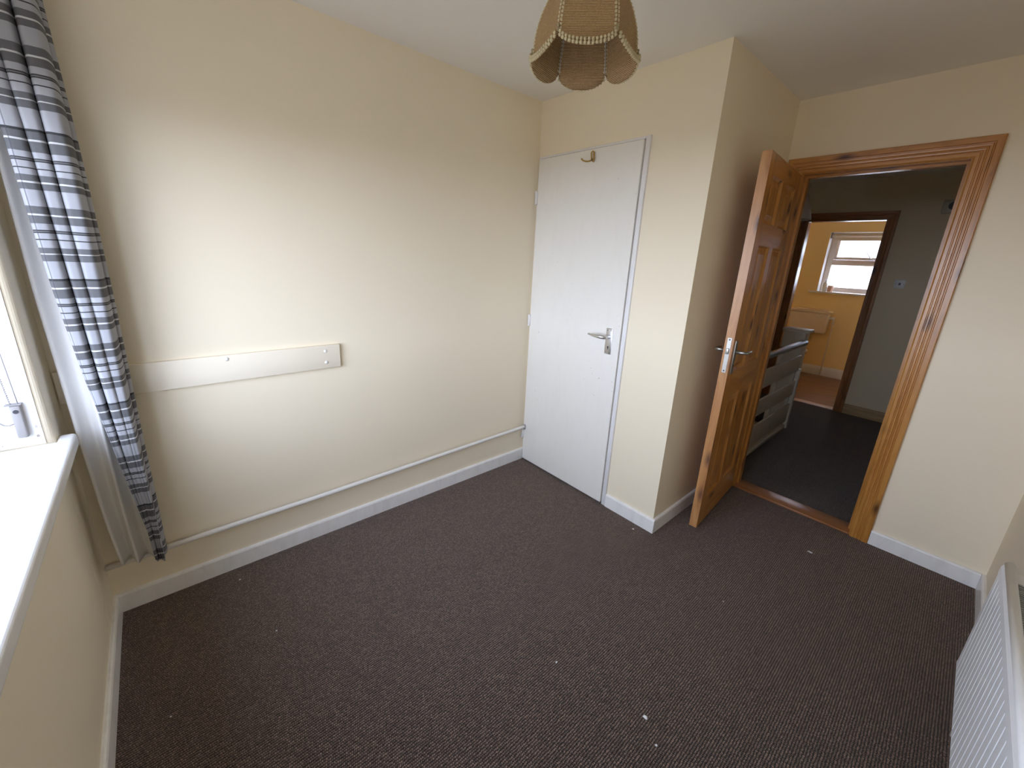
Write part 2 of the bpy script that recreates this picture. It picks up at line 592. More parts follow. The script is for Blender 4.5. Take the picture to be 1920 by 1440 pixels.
# skirting boards
def skirt(name, a, b, nrm, label, h=SKH, t=SKT, mat=SKIRT, round_top=0.006):
    """board along a->b (x,y), standing off the wall towards nrm"""
    a, b, n = Vector(a), Vector(b), Vector(nrm)
    prof = [(0, 0), (t, 0), (t, h - round_top * 1.6), (t - round_top * 0.5, h - round_top * 0.5), (t - round_top * 1.3, h), (0, h)]
    vs = []
    for p in (a, b):
        for d, z in prof:
            q = p + n * d
            vs.append((q.x, q.y, z))
    k = len(prof)
    fs = [(i, (i + 1) % k, k + (i + 1) % k, k + i) for i in range(k)] + [tuple(range(k))[::-1], tuple(range(k, 2 * k))]
    return struct(name, MB().add(vs, fs), mat, label)


skirt('baseboard_left', (0, 0), (0, YC - 0.002), (1, 0), 'scuffed white skirting under the long cream wall')
skirt('baseboard_window', (0.0155, 0), (W - 0.0155, 0), (0, 1), 'white skirting under the window')
skirt('baseboard_cupboard', (0.79, YC), (XB + SKT, YC), (0, -1), 'white skirting beside the cupboard door')
skirt('baseboard_side', (XB, YC + 0.0005), (XB, YD), (1, 0), 'white skirting along the boxed-out side')
skirt('baseboard_door', (1.9465, YD), (W - 0.0155, YD), (0, -1), 'white skirting between the doorway and the radiator wall')
skirt('baseboard_right', (W, 0.016), (W, YD), (-1, 0), 'white skirting behind the radiator')

# window reveal lining, window board, frame and panes
struct('trim_1', MB().box(WX0, WX0 + 0.004, -0.2, -0.018, WZ0 + 0.0485, WZ1), REVEAL, 'flaking white painted reveal beside the window')
struct('trim_2', MB().box(WX1 - 0.004, WX1, -0.2, -0.018, WZ0 + 0.0485, WZ1), REVEAL)
plan = [(WX0 + 0.005, -0.2), (WX1 - 0.005, -0.2), (WX1 - 0.005, 0.0015), (WX1 + 0.055, 0.0015), (WX1 + 0.055, 0.043), (0.150, 0.043), (0.150, 0.0015), (WX0 + 0.005, 0.0015)]
sill = struct('window_board', MB().prism(plan, 'z', 0.808, 0.855), SILL, 'glossy white window board with a rounded nose')
sm = sill.modifiers.new('round_nose', 'BEVEL')
sm.width = 0.011
sm.segments = 5
sm.limit_method = 'ANGLE'
sm.angle_limit = math.radians(50)
for pl_ in sill.data.polygons:
    pl_.use_smooth = False

wr = root('window_1', (0.80, -0.18, 0.85), 'white framed bedroom window above the window board', kind='structure')
for nm, x0, x1, z0, z1 in (('sash_post', WX0 + .004, WX0 + .064, .856, WZ1), ('sash_post', WX1 - .064, WX1 - .004, .856, WZ1), ('mullion', 0.998, 1.058, .912, WZ1 - .06)):
    MB().box(x0, x1, -0.24, -0.18, z0, z1, 0.006).build(nm, FRAMEW, wr)
for nm, z0, z1 in (('bottom_rail', .856, .912), ('top_rail', WZ1 - .06, WZ1)):
    MB().box(WX0 + .065, WX1 - .065, -0.24, -0.18, z0, z1, 0.006).build(nm, FRAMEW, wr)
for x0, x1 in ((WX0 + .06, 1.0), (1.056, WX1 - .06)):
    MB().box(x0, x1, -0.213, -0.208, .91, WZ1 - .058).build('pane', GLASS, wr)

# ground outside, one storey down
struct('ground', MB().box(-45, 50, -60, -0.9, -3.2, -3.1).box(-45, 50, 8.6, 70, -3.2, -3.1), PAVING, 'sandy paving outside the house')

# ------------------------------------------------------------------ pine doorway of the bedroom
CP = [(0.0, 0.0), (0.0, 0.010), (0.006, 0.014), (0.018, 0.0145), (0.020, 0.010), (0.023, 0.010), (0.026, 0.015), (0.033, 0.016), (0.036, 0.0115), (0.039, 0.0115), (0.042, 0.017), (0.050, 0.0185), (0.053, 0.014), (0.056, 0.0145), (0.059, 0.020), (0.080, 0.021), (0.083, 0.0185), (0.083, 0.0)]


def casing(parent, xl, xr, zh, y, side, mats, prof=CP, wl=None, z0=0.0):
    """architrave of three mitred mouldings round an opening; side -1 faces the camera's room"""
    wmax = prof[-1][0]
    k = len(prof)
    faces = lambda: [(i, (i + 1) % k, k + (i + 1) % k, k + i) for i in range(k)] + [tuple(range(k))[::-1], tuple(range(k, 2 * k))]
    R_ = [(xr + w, y + side * d, z0) for w, d in prof] + [(xr + w, y + side * d, zh + w) for w, d in prof]
    L_ = [(xl - w, y + side * d, z0) for w, d in prof] + [(xl - w, y + side * d, zh + w) for w, d in prof]
    T_ = [(xl - w, y + side * d, zh + w) for w, d in prof] + [(xr + w, y + side * d, zh + w) for w, d in prof]
    for nm, vs, m in (('casing_post', L_, mats[0]), ('casing_post', R_, mats[0]), ('casing_head', T_, mats[1])):
        MB().add(vs, faces()).build(nm, m, parent)


dr = root('trim_4', (1.53, YD, 0), 'varnished pine door frame with reeded mouldings', kind='structure')
casing(dr, 1.205, 1.862, 2.014, YD - 0.0003, -1, (PINE_Z, PINE_X))
MB().box(OX0, 1.210, YD, YDB, 0.0, 2.011).build('jamb', PINE_Z, dr)
MB().box(1.857, OX1, YD, YDB, 0.0, 2.011).build('jamb', PINE_Z, dr)
MB().box(OX0, OX1, YD, YDB, 2.011, OZ).build('jamb_head', PINE_X, dr)
MB().box(1.210, 1.222, YD + 0.045, YD + 0.085, 0.013, 1.999).build('door_stop', PINE_Z, dr)
MB().box(1.845, 1.857, YD + 0.045, YD + 0.085, 0.013, 1.999).build('door_stop', PINE_Z, dr)
MB().box(1.210, 1.857, YD + 0.045, YD + 0.085, 1.999, 2.011).build('door_stop', PINE_X, dr)
casing(dr, 1.205, 1.862, 2.014, YDB + 0.0003, 1, (PINE_Z, PINE_X))
struct('trim_5', MB().box(1.211, 1.856, YD - 0.008, YDB + 0.006, 0.0, 0.013, 0.003), THRESH, 'worn wooden threshold strip in the bedroom doorway')

# the six-panel pine door, swung into the room
LW, LT, LZ0, LZ1 = 0.664, 0.042, 0.010, 2.003
leaf = root('door_1', (0, 0, 0), 'open six-panel pine door with lever handles', kind='structure')
# local frame: x along the leaf from the hinge, y = 0 on the face seen, +y into the leaf
ST, PX = 0.088, ((0.080, 0.288), (0.366, 0.574))
PZ = ((0.190, 0.800), (0.950, 1.597), (1.702, 1.915))


def lb(x0, x1, z0, z1, nm, m, y0=0.0, y1=LT, bev=0.0):
    return MB().box(x0, x1, y0, y1, z0, z1, bev).build(nm, m, leaf)


lb(0, PX[0][0], LZ0, LZ1, 'stile', PINE_Z)
lb(PX[1][1], LW - 0.003, LZ0, LZ1, 'stile', PINE_Z)
lb(LW - 0.003, LW, LZ0, LZ1, 'lock_edge', PINE_EDGE)
for z0, z1 in ((LZ0, PZ[0][0]), (PZ[0][1], PZ[1][0]), (PZ[1][1], PZ[2][0]), (PZ[2][1], LZ1)):
    lb(PX[0][0], PX[1][1], z0, z1, 'rail', PINE_X)
for z0, z1 in PZ:
    lb(PX[0][1], PX[1][0], z0, z1, 'muntin', PINE_Z)
for x0, x1 in PX:
    for z0, z1 in PZ:
        mb = MB()
        for s in (0, 1):                              # raised and fielded panel, both faces
            yy = (lambda d: d) if s == 0 else (lambda d: LT - d)
            rings = [(0.0, 0.002), (0.010, 0.012), (0.016, 0.013), (0.040, 0.006), (0.041, 0.0055)]
            vs = []
            for ins, dep in rings:
                vs += [(x0 + ins, yy(dep), z0 + ins), (x1 - ins, yy(dep), z0 + ins), (x1 - ins, yy(dep), z1 - ins), (x0 + ins, yy(dep), z1 - ins)]
            fs = []
            for r in range(len(rings) - 1):
                for k in range(4):
                    fs.append((r * 4 + k, r * 4 + (k + 1) % 4, r * 4 + 4 + (k + 1) % 4, r * 4 + 4 + k))
            b = (len(rings) - 1) * 4
            fs.append((b, b + 1, b + 2, b + 3))
            mb.add(vs, fs)
        mb.build('panel', PINE_Z2, leaf)
# mortice lock face in the edge, plates and levers on both faces
lock = MB().box(LW - 0.001, LW + 0.0016, 0.010, 0.031, 0.955, 1.140, 0.0005, 1).build('lock_plate', STEEL, leaf)
MB().box(LW + 0.001, LW + 0.010, 0.014, 0.027, 1.055, 1.085, 0.002).build('latch_bolt', STEEL, lock)
MB().box(LW + 0.001, LW + 0.0026, 0.014, 0.027, 0.985, 1.02).build('dead_bolt', STEEL, lock)
for z in (1.13, 0.966):
    MB().tube([(LW + 0.001, 0.0205, z), (LW + 0.0026, 0.0205, z)], 0.004, 10).build('screw', DARKP, lock)
for s in (0, 1):
    yy = (lambda d: -d) if s == 0 else (lambda d: LT + d)
    a, b = sorted((yy(0), yy(0.006)))
    pl = MB().box(0.597, 0.637, a, b, 0.945, 1.125, 0.002).build('handle_plate', STEEL, leaf)
    pts = [(0.617, yy(0.006), 1.065), (0.617, yy(0.044), 1.065), (0.610, yy(0.054), 1.065), (0.590, yy(0.057), 1.064), (0.520, yy(0.055), 1.061)]
    MB().tube(pts, [0.010, 0.009, 0.009, 0.0085, 0.0065], 12).build('lever', STEEL, pl)
    MB().tube([(0.617, yy(0.006), 0.99), (0.617, yy(0.0075), 0.99)], 0.005, 10).build('keyhole', BLACK, pl)
for z in (0.23, 1.78):
    MB().tube([(-0.005, LT + 0.003, z - 0.045), (-0.005, LT + 0.003, z + 0.045)], 0.006, 10).build('hinge', STEEL, leaf)
leaf.location = (1.2085, 3.156, 0)
ang = math.atan2(2.492 - 3.154, 1.258 - 1.203)
leaf.rotation_euler = (0, 0, ang)
# local +y must point away from the camera side (towards -x in the room)
ang_chk = Matrix.Rotation(ang, 3, 'Z') @ Vector((0, 1, 0))
if ang_chk.x > 0:
    def flip(o):
        for v in o.data.vertices:
            v.co.y = -v.co.y
        o.data.flip_normals()
        for c in o.children:
            flip(c)
    for ch in leaf.children:
        flip(ch)

# ------------------------------------------------------------------ white cupboard door
fr = root('trim_6', (0.39, YC, 0), 'narrow white painted frame of the cupboard door', kind='structure')
MB().box(0.761, 0.787, YC - 0.012, YC + 0.09, 0, 2.092, 0.002).build('frame_post', FRAMEW, fr)
MB().box(0.004, 0.0215, YC - 0.004, YC + 0.09, 0, 2.092, 0.002).build('frame_post', FRAMEW, fr)
MB().box(0.0225, 0.760, YC - 0.006, YC + 0.09, 2.0805, 2.092, 0.002).build('frame_head', FRAMEW, fr)
cd = root('door_2', (0.39, YC, 0), 'flush white painted cupboard door with small scuffs', kind='structure')
mb = MB()
# flush slab with a notch cut out for the pipe
y0, y1 = YC - 0.020, YC + 0.022
mb.prism([(DX0 + .002, 0.012), (DX1 - .004, 0.012), (DX1 - .004, DZ - .003), (DX0 + .002, DZ - .003), (DX0 + .002, 0.300), (DX0 + .016, 0.292), (DX0 + .022, 0.270), (DX0 + .016, 0.250), (DX0 + .002, 0.246)], 'y', y0, y1)
o = mb.build('door_slab', DOORW, cd)
bv = o.modifiers.new('eased_edges', 'BEVEL')
bv.width, bv.segments, bv.limit_method = 0.003, 2, 'ANGLE'
MB().box(0.0045, 0.785, YC + 0.06, YC + 0.07, 0.005, 2.08).build('shade_backing', BLACK, cd)  # black sheet standing for the dark of the cupboard in the door gaps
for z in (1.854, 1.067, 0.215):
    h = MB().box(0.006, 0.020, YC - 0.027, YC - 0.0045, z - 0.04, z + 0.04, 0.002).build('hinge', FRAMEW, cd)
    MB().tube([(0.0225, YC - 0.0225, z - 0.038), (0.0225, YC - 0.0225, z + 0.038)], 0.005, 10).build('hinge_pin', FRAMEW, h)
pl = MB().box(0.664, 0.708, y0 - 0.006, y0 - 0.0002, 0.968, 1.118, 0.003).build('handle_plate', CHROME, cd)
pts = [(0.688, y0 - 0.006, 1.070), (0.688, y0 - 0.040, 1.070), (0.680, y0 - 0.052, 1.070), (0.655, y0 - 0.056, 1.0705), (0.610, y0 - 0.054, 1.071), (0.572, y0 - 0.047, 1.072)]
MB().tube(pts, [0.011, 0.0105, 0.0115, 0.0115, 0.0085, 0.006], 14).build('lever', CHROME, pl)
MB().tube([(0.687, y0 - 0.0055, 1.010), (0.687, y0 - 0.0068, 1.010)], 0.0048, 12).box(0.6850, 0.6890, y0 - 0.0068, y0 - 0.0055, 0.996, 1.010).build('keyhole', BLACK, pl)
for x, z in ((0.674, 1.108), (0.698, 1.108), (0.674, 0.978), (0.698, 0.978)):
    MB().tube([(x, y0 - 0.0055, z), (x, y0 - 0.0072, z)], 0.0036, 10).build('screw', GREYP, pl)
# brass coat hook: an upright stem with a small loop and one long curled arm
hk = MB()
hx, hz, hy = 0.443, 2.036, y0
hk.tube([(hx + 0.010, hy - 0.003, hz - 0.028), (hx + 0.010, hy - 0.003, hz + 0.024)], 0.0035, 8)
hk.tube([(hx, hy - 0.006, hz - 0.018), (hx - 0.001, hy - 0.012, hz), (hx, hy - 0.016, hz + 0.018), (hx + 0.006, hy - 0.012, hz + 0.026), (hx + 0.011, hy - 0.006, hz + 0.018), (hx + 0.008, hy - 0.004, hz + 0.002)], 0.004, 8)
hk.tube([(hx + 0.003, hy - 0.005, hz - 0.012), (hx - 0.006, hy - 0.014, hz - 0.022), (hx - 0.018, hy - 0.030, hz - 0.026), (hx - 0.032, hy - 0.042, hz - 0.022), (hx - 0.042, hy - 0.046, hz - 0.012)], [0.004, 0.004, 0.004, 0.0042, 0.0048], 8)
hk.tube([(hx + 0.004, hy - 0.004, hz - 0.022), (hx + 0.018, hy - 0.012, hz - 0.020), (hx + 0.023, hy - 0.018, hz - 0.006), (hx + 0.020, hy - 0.018, hz + 0.004)], 0.004, 8)
tag(hk.build('coat_hook', BRASS, cd), 'aged brass coat hook near the top of the cupboard door')

# ------------------------------------------------------------------ batten, pipe
bt = root('wall_batten', (0.0, 0.48, 0.975), 'long cream painted board screwed to the cream wall behind the curtain', 'board')
MB().box(0.0002, 0.018, 0.004, 0.957, 0.919, 1.034, 0.003).build('board', BOARD, bt)
for y, z in ((0.495, 1.018), (0.888, 1.006), (0.889, 0.950)):
    MB().lathe((0, 0, 0), [(0.008, 0), (0.008, 0.002), (0.005, 0.004), (0.0, 0.0047)], 14).build('screw_cap', PIPEW, bt)
    c = bt.children[-1]
    me = [ch for ch in bt.children if ch.name.startswith('screw_cap')][-1].data
    for v in me.vertices:
        q = v.co + Vector(bt.location)
        v.co = Vector((0.0178 + q.z, y + q.x, z + q.y)) - Vector(bt.location)

pp = root('heating_pipe', (0.03, 1.1, 0.25), 'white painted heating pipe running above the skirting to the cupboard', 'pipe')
MB().tube([(0.030, 0.003, 0.236), (0.030, 0.30, 0.244), (0.030, 0.8, 0.246), (0.030, 1.5, 0.258), (0.031, 2.235, 0.272), (0.031, 2.290, 0.273)], 0.0115, 14).build('tube', PIPEW, pp)
MB().tube([(0.031, 2.226, 0.2718), (0.031, 2.2405, 0.272)], 0.016, 14).build('collar', CHROME, pp)

# ------------------------------------------------------------------ curtain
CZ0, CZ1 = 0.262, 2.235
FABRIC = striped_fabric(1.765, 0.408, CZ0)
cu = root('curtain', (0.12, 0.12, CZ0), 'grey and white striped curtain with a white lining, gathered at the window corner', 'curtain')


def lerp_tab(tab, z):
    for (z0, v0), (z1, v1) in zip(tab, tab[1:]):
        if z0 <= z <= z1:
            return v0 + (v1 - v0) * (z - z0) / (z1 - z0)
    return tab[0][1] if z < tab[0][0] else tab[-1][1]


B_TAB = [(0.25, .80), (0.42, .77), (0.70, .60), (1.05, .42), (1.36, .32), (1.77, .20), (2.10, .05), (2.3, 0.03)]
L_TAB = [(0.25, .056), (0.5, .042), (0.8, .034), (1.3, .026), (1.8, .030), (2.3, .05)]
R_TAB = [(0.25, .182), (0.5, .186), (1.3, .188), (1.8, .184), (2.3, .176)]
NF, NTN, NB = 70, 10, 70


def curtain_row(z):
    yl, yr, b = lerp_tab(L_TAB, z), lerp_tab(R_TAB, z), lerp_tab(B_TAB, z)
    yb = yl + (yr - yl) * b
    low = max(0.0, min(1.0, (1.1 - z) / 0.8))
    pts = []
    w = yr - yb
    for i in range(NF):
        t = i / (NF - 1)
        s = (t - 0.17) / 0.335
        amp = 0.046 * min(1.0, w / 0.10 + 0.15)
        x = 0.158 + amp * math.cos(2 * math.pi * s) - 0.012 * math.cos(4 * math.pi * s) + 0.004 * math.sin(5 * z + 6 * t)
        y = yb + w * (t + 0.075 * math.sin(2 * math.pi * s)) + 0.003 * math.sin(3.1 * z + 9 * t)
        pts.append((x, y))
    x0, y0 = pts[-1]
    xb = 0.066
    for i in range(1, NTN + 1):
        a = math.pi * i / (NTN + 1)
        pts.append(((x0 + xb) / 2 + (x0 - xb) / 2 * math.cos(a), y0 + 0.010 * math.sin(a)))
    for i in range(NB):
        t = i / (NB - 1)
        env = min(1.0, t * 6)
        ph = 2 * math.pi * 2.6 * t
        x = xb + env * ((0.020 + 0.020 * low) * (1 - math.cos(ph)) * 0.75) + 0.004 * math.sin(4 * z + 5 * t)
        y = y0 + (yl - y0) * (t + env * 0.018 * math.sin(ph)) + 0.003 * math.sin(2.7 * z + 7 * t)
        pts.append((max(0.05, x), max(0.024, y)))
    return pts


def curtain_mesh(offset, name, mat, cut=0):
    NZ = 90
    mb_v, mb_f, uvs = [], [], []
    n = NF + NTN + NB
    for j in range(NZ + 1):
        f = j / NZ
        for i in range(n):
            pass
        zrow = CZ0 + (CZ1 - CZ0) * f
        row = curtain_row(zrow)
        for i, (x, y) in enumerate(row):
            x2, y2 = row[min(i + 1, n - 1)]
            x1, y1 = row[max(i - 1, 0)]
            tx, ty = x2 - x1, y2 - y1
            L = math.hypot(tx, ty) or 1
            nx, ny = ty / L, -tx / L
            zz = zrow
            if f < 0.06:                               # uneven hem
                zz += (0.06 - f) / 0.06 * (0.030 * (1 - i / n) + 0.004 * math.sin(i * 0.17) + 0.03 * max(0.0, (i / n - 0.80) / 0.2))
            mb_v.append((x + nx * offset, y + ny * offset, zz))
            uvs.append((i / (n - 1), zrow))
    for j in range(NZ):
        for i in range(n - 1 - cut):
            a = j * n + i
            mb_f.append((a, a + 1, a + n + 1, a + n))
    mb = MB().add(mb_v, mb_f, True)
    o = mb.build(name, mat, cu, recalc=False)
    uvl = o.data.uv_layers.new(name='UVMap')
    for lp in o.data.loops:
        uvl.data[lp.index].uv = uvs[lp.vertex_index]
    sd = o.modifiers.new('cloth_thickness', 'SOLIDIFY')
    sd.thickness = 0.0012
    sd.offset = 0
    return o


curtain_mesh(0.0014, 'striped_face', FABRIC, 5)
curtain_mesh(-0.0014, 'lining', LINING)
rl = root('curtain_rail', (0.8, 0.12, 2.25), 'white curtain rail above the bedroom window', 'curtain rail')
MB().box(0.03, 2.05, 0.105, 0.125, 2.237, 2.262, 0.003).build('track', WPLAST, rl)
for x in (0.12, 1.0, 1.95):
    MB().box(x - 0.012, x + 0.012, 0.0005, 0.108, 2.240, 2.260, 0.002).build('bracket', WPLAST, rl)

# roller blind over the bedroom window, rolled up, with its chain and tensioner on the reveal
rb = root('roller_blind', (0.80, -0.10, 2.05), 'grey roller blind drawn a little way down the window', 'blind')
MB().tube([(0.225, -0.09, 2.085), (WX1 - 0.02, -0.09, 2.085)], 0.028, 16).build('roll', BLINDC, rb)
MB().box(0.226, WX1 - 0.021, -0.1185, -0.1165, 1.885, 2.085).build('cloth', BLINDC, rb)
MB().box(0.226, WX1 - 0.021, -0.1235, -0.1115, 1.870, 1.886, 0.003).build('bottom_bar', WPLAST, rb)
for x in (0.2095, WX1 - 0.0195):
    MB().box(x, x + 0.015, -0.125, -0.055, 2.05, 2.12, 0.002).build('end_bracket', WPLAST, rb)
ch = root('blind_chain', (0.212, -0.055, 0.89), 'grey plastic chain holder with a bead chain on the white window reveal', 'blind chain')
MB().box(0.2095, 0.229, -0.066, -0.043, 0.890, 0.994, 0.005, 3).build('holder', GREYP, ch)
MB().tube([(0.229, -0.0545, 0.975), (0.2302, -0.0545, 0.975)], 0.006, 14).build('screw_cover', DARKP, ch)
MB().box(0.2095, 0.232, -0.074, -0.040, 0.9945, 0.9975, 0.001, 1).build('holder_lip', GREYP, ch)
cm = MB()
z = 1.0
while z < 1.86:
    k = (z - 1.0) / 1.06
    cm.ball((0.2195, -0.063 - 0.048 * k, z), 0.0024, 6)
    z += 0.0062
cm.tube([(0.2195, -0.063, 0.997), (0.2195, -0.111, 1.86)], 0.0008, 5)
cm.build('bead_chain', GREYP, ch)
MB().tube([(0.2195, -0.048, 0.997), (0.2195, -0.052, 1.15), (0.2195, -0.066, 1.86)], 0.0012, 6).build('cord', GREYP, ch)
MB().tube([(0.2195, -0.0655, 0.936), (0.2195, -0.076, 0.932), (0.2195, -0.086, 0.935), (0.2195, -0.096, 0.947), (0.2195, -0.108, 0.972), (0.2195, -0.120, 1.02)], 0.0018, 8).build('loose_cord', GREYP, ch)

# ------------------------------------------------------------------ radiator
RX, RY0, RY1, RZ0, RZ1 = 2.280, 0.95, 2.215, 0.195, 0.605
rad = root('radiator', (2.33, 1.56, 0.15), 'white ribbed panel radiator on the wall opposite the cream batten', 'radiator')
# fluted front: vertical ribs pressed into a sheet, smooth bands at top and bottom
pitch = 0.0405
ny = int((RY1 - RY0 - 0.03) / pitch)
ys, xs = [], []
y = RY1 - 0.018
ys.append(RY1 - 0.001)
xs.append(0.012)
ys.append(RY1 - 0.006)
xs.append(0.003)
for i in range(ny):
    for fy, fx in ((0.0, 0.0), (0.10, 0.0), (0.80, 0.0), (0.825, 0.011), (0.975, 0.011)):
        ys.append(y - (i + fy) * pitch)
        xs.append(fx)
ys.append(y - ny * pitch)
xs.append(0.0)
ys.append(RY0 + 0.001)
xs.append(0.012)
zl = [(RZ0, 0.0, 0.012), (RZ0 + 0.006, 0.0, 0.003), (RZ0 + 0.020, 0.0, 0.0), (RZ0 + 0.034, 1.0, 0.0), (RZ1 - 0.030, 1.0, 0.0), (RZ1 - 0.014, 0.0, 0.0), (RZ1 + 0.008, 0.0, 0.001), (RZ1 + 0.018, 0.0, 0.005), (RZ1 + 0.024, 0.0, 0.014)]
vs, fs = [], []
for z, rib, back in zl:
    for yy, xx in zip(ys, xs):
        vs.append((RX + max(back, xx * rib if xx <= 0.0111 else xx), yy, z))
n = len(ys)
for j in range(len(zl) - 1):
    for i in range(n - 1):
        fs.append((j * n + i, j * n + i + 1, (j + 1) * n + i + 1, (j + 1) * n + i))
fp = MB().add(vs, fs, False).build('front_panel', RADW, rad)
sd = fp.modifiers.new('sheet_thickness', 'SOLIDIFY')
sd.thickness = 0.002
sd.offset = 0
MB().tube([(RX + 0.016, RY0 + 0.004, RZ1 + 0.019), (RX + 0.016, RY1 - 0.002, RZ1 + 0.019)], 0.012, 14).build('top_header', RADW, rad)
MB().box(RX + 0.0145, RX + 0.020, RY0 + 0.004, RY1 - 0.004, RZ0 + 0.004, RZ1).build('inner_sheet', RADW, rad)
MB().box(RX + 0.072, RX + 0.084, RY0, RY1, RZ0, RZ1 + 0.012, 0.004).build('back_panel', RADW, rad)
ge = RY1 - 0.075
ns = int((ge - RY0 - 0.02) / 0.012)
slat0 = None
for i in range(ns):
    yy = ge - i * 0.012
    if slat0 is None:
        slat0 = MB().box(RX + 0.0285, RX + 0.0715, yy - 0.003, yy + 0.003, RZ1 - 0.012, RZ1 + 0.003).build('grille_slat', RADG, rad)
    else:
        c = slat0.copy()
        COL.objects.link(c)
        c.parent = rad
        c.location = (0, -i * 0.012, 0)
MB().box(RX + 0.0285, RX + 0.0715, ge + 0.006, RY1 - 0.006, RZ1 - 0.010, RZ1 + 0.004, 0.002).build('end_cap', RADW, rad)
MB().box(RX + 0.021, RX + 0.071, RY1 - 0.005, RY1 - 0.002, RZ0 + 0.02, RZ1 - 0.012).build('side_cover', RADW, rad)
for yy in (1.15, 1.95):
    MB().box(RX + 0.0845, W - 0.0005, yy - 0.02, yy + 0.02, RZ0 + 0.06, RZ1 - 0.06).build('wall_bracket', RADG, rad)
MB().tube([(RX + 0.045, RY1 - 0.10, 0.0), (RX + 0.045, RY1 - 0.10, RZ0 + 0.01)], 0.0075, 10).build('feed_pipe', PIPEW, rad)

# ------------------------------------------------------------------ pendant lamp with the six-sided straw shade
LC = Vector((1.2014, 1.2420, 2.0))
pd = root('pendant_lamp', (LC.x, LC.y, H), 'scalloped six-sided woven straw lampshade hanging from the bedroom ceiling', 'pendant lamp')
MB().lathe((LC.x, LC.y, H - 0.030), [(0.006, 0), (0.030, 0.006), (0.040, 0.016), (0.042, 0.0298)], 20).build('ceiling_rose', WPLAST, pd)
MB().tube([(LC.x, LC.y, H - 0.028), (LC.x, LC.y, 2.215)], 0.0032, 8).build('flex', CORDM, pd)
lh = MB().lathe((LC.x, LC.y, 2.135), [(0.013, 0), (0.016, 0.02), (0.016, 0.05), (0.010, 0.075), (0.004, 0.085)], 16).build('lamp_holder', WPLAST, pd)
MB().lathe((LC.x, LC.y, 2.055), [(0.0, 0), (0.016, 0.004), (0.027, 0.02), (0.029, 0.036), (0.022, 0.058), (0.013, 0.075), (0.012, 0.085)], 16).build('bulb', BULBM, lh)
PROF = [(0.0, 0.1333), (0.03, 0.1315), (0.06, 0.1255), (0.09, 0.115), (0.12, 0.100), (0.15, 0.082), (0.18, 0.062), (0.20, 0.050)]
A0 = 4.9365
SAG = 0.034


def shade_pt(k, u, h):
    """point on panel k, u in 0..1 across it, h above the rim (h<0: the scallop)"""
    r = lerp_tab(PROF, h) if h >= 0 else 0.1333 - 0.62 * h
    a, b = A0 + k * math.pi / 3, A0 + (k + 1) * math.pi / 3
    p = Vector((math.cos(a), math.sin(a), 0)) * r * (1 - u) + Vector((math.cos(b), math.sin(b), 0)) * r * u
    return LC + p + Vector((0, 0, h))


NU, NH = 14, 16
for k in range(6):
    vs, fs = [], []
    for i in range(NU + 1):
        u = i / NU
        h0 = -SAG * math.sqrt(max(0, 1 - (2 * u - 1) ** 2)) ** 1.2
        for j in range(NH + 1):
            vs.append(shade_pt(k, u, h0 + (0.20 - h0) * j / NH))
    for i in range(NU):
        for j in range(NH):
            a = i * (NH + 1) + j
            fs.append((a, a + NH + 1, a + NH + 2, a + 1))
    p = MB().add(vs, fs, True).build('shade_panel', WOVEN, pd)
    sd = p.modifiers.new('straw_thickness', 'SOLIDIFY')
    sd.thickness = 0.0022
    sd.offset = 0
    # cream braid sewn along the scalloped edge and up the rib
    bm_ = MB()
    M_ = 17
    for i in range(M_ + 1):
        u = i / M_
        h0 = -SAG * math.sqrt(max(0, 1 - (2 * u - 1) ** 2)) ** 1.2
        q = shade_pt(k, u, h0)
        out = Vector((q.x - LC.x, q.y - LC.y, 0)).normalized()
        bm_.ball(q + out * 0.0022 + Vector((0, 0, 0.0030)), 0.0043, 8)
        bm_.ball(q + out * 0.0026 + Vector((0, 0, 0.0102)), 0.0038, 8)
    br = bm_.build('edge_braid', BRAID, p)
    rb_ = MB()
    for j in range(24):
        h = 0.006 + 0.194 * j / 23
        q = shade_pt(k, 0.0, h)
        out = Vector((q.x - LC.x, q.y - LC.y, 0)).normalized()
        tan = Vector((-out.y, out.x, 0))
        for s in (-1, 1):
            rb_.ball(q + out * 0.001 + tan * 0.0034 * s - out * 0.0022, 0.0037, 6)
    rb_.build('rib_braid', BRAID, p)
    # wire rib on the inside
    wr_ = MB()
    ptsr = []
    for j in range(9):
        q = shade_pt(k, 0.0, 0.2 * j / 8)
        out = Vector((q.x - LC.x, q.y - LC.y, 0)).normalized()
        ptsr.append(q - out * 0.0045)
    wr_.tube(ptsr, 0.0016, 6)
    wr_.build('rib_wire', WIRE, p)
ring = [LC + Vector((0.0455 * math.cos(A0 + i * math.pi / 3), 0.0455 * math.sin(A0 + i * math.pi / 3), 0.2)) for i in range(7)]
MB().tube(ring, 0.002, 6).build('top_ring', WIRE, pd)
sp_ = MB()
for i in (0, 2, 4):
    sp_.tube([ring[i], (LC.x, LC.y, 2.2)], 0.0016, 6)
sp_.build('spider', WIRE, pd)

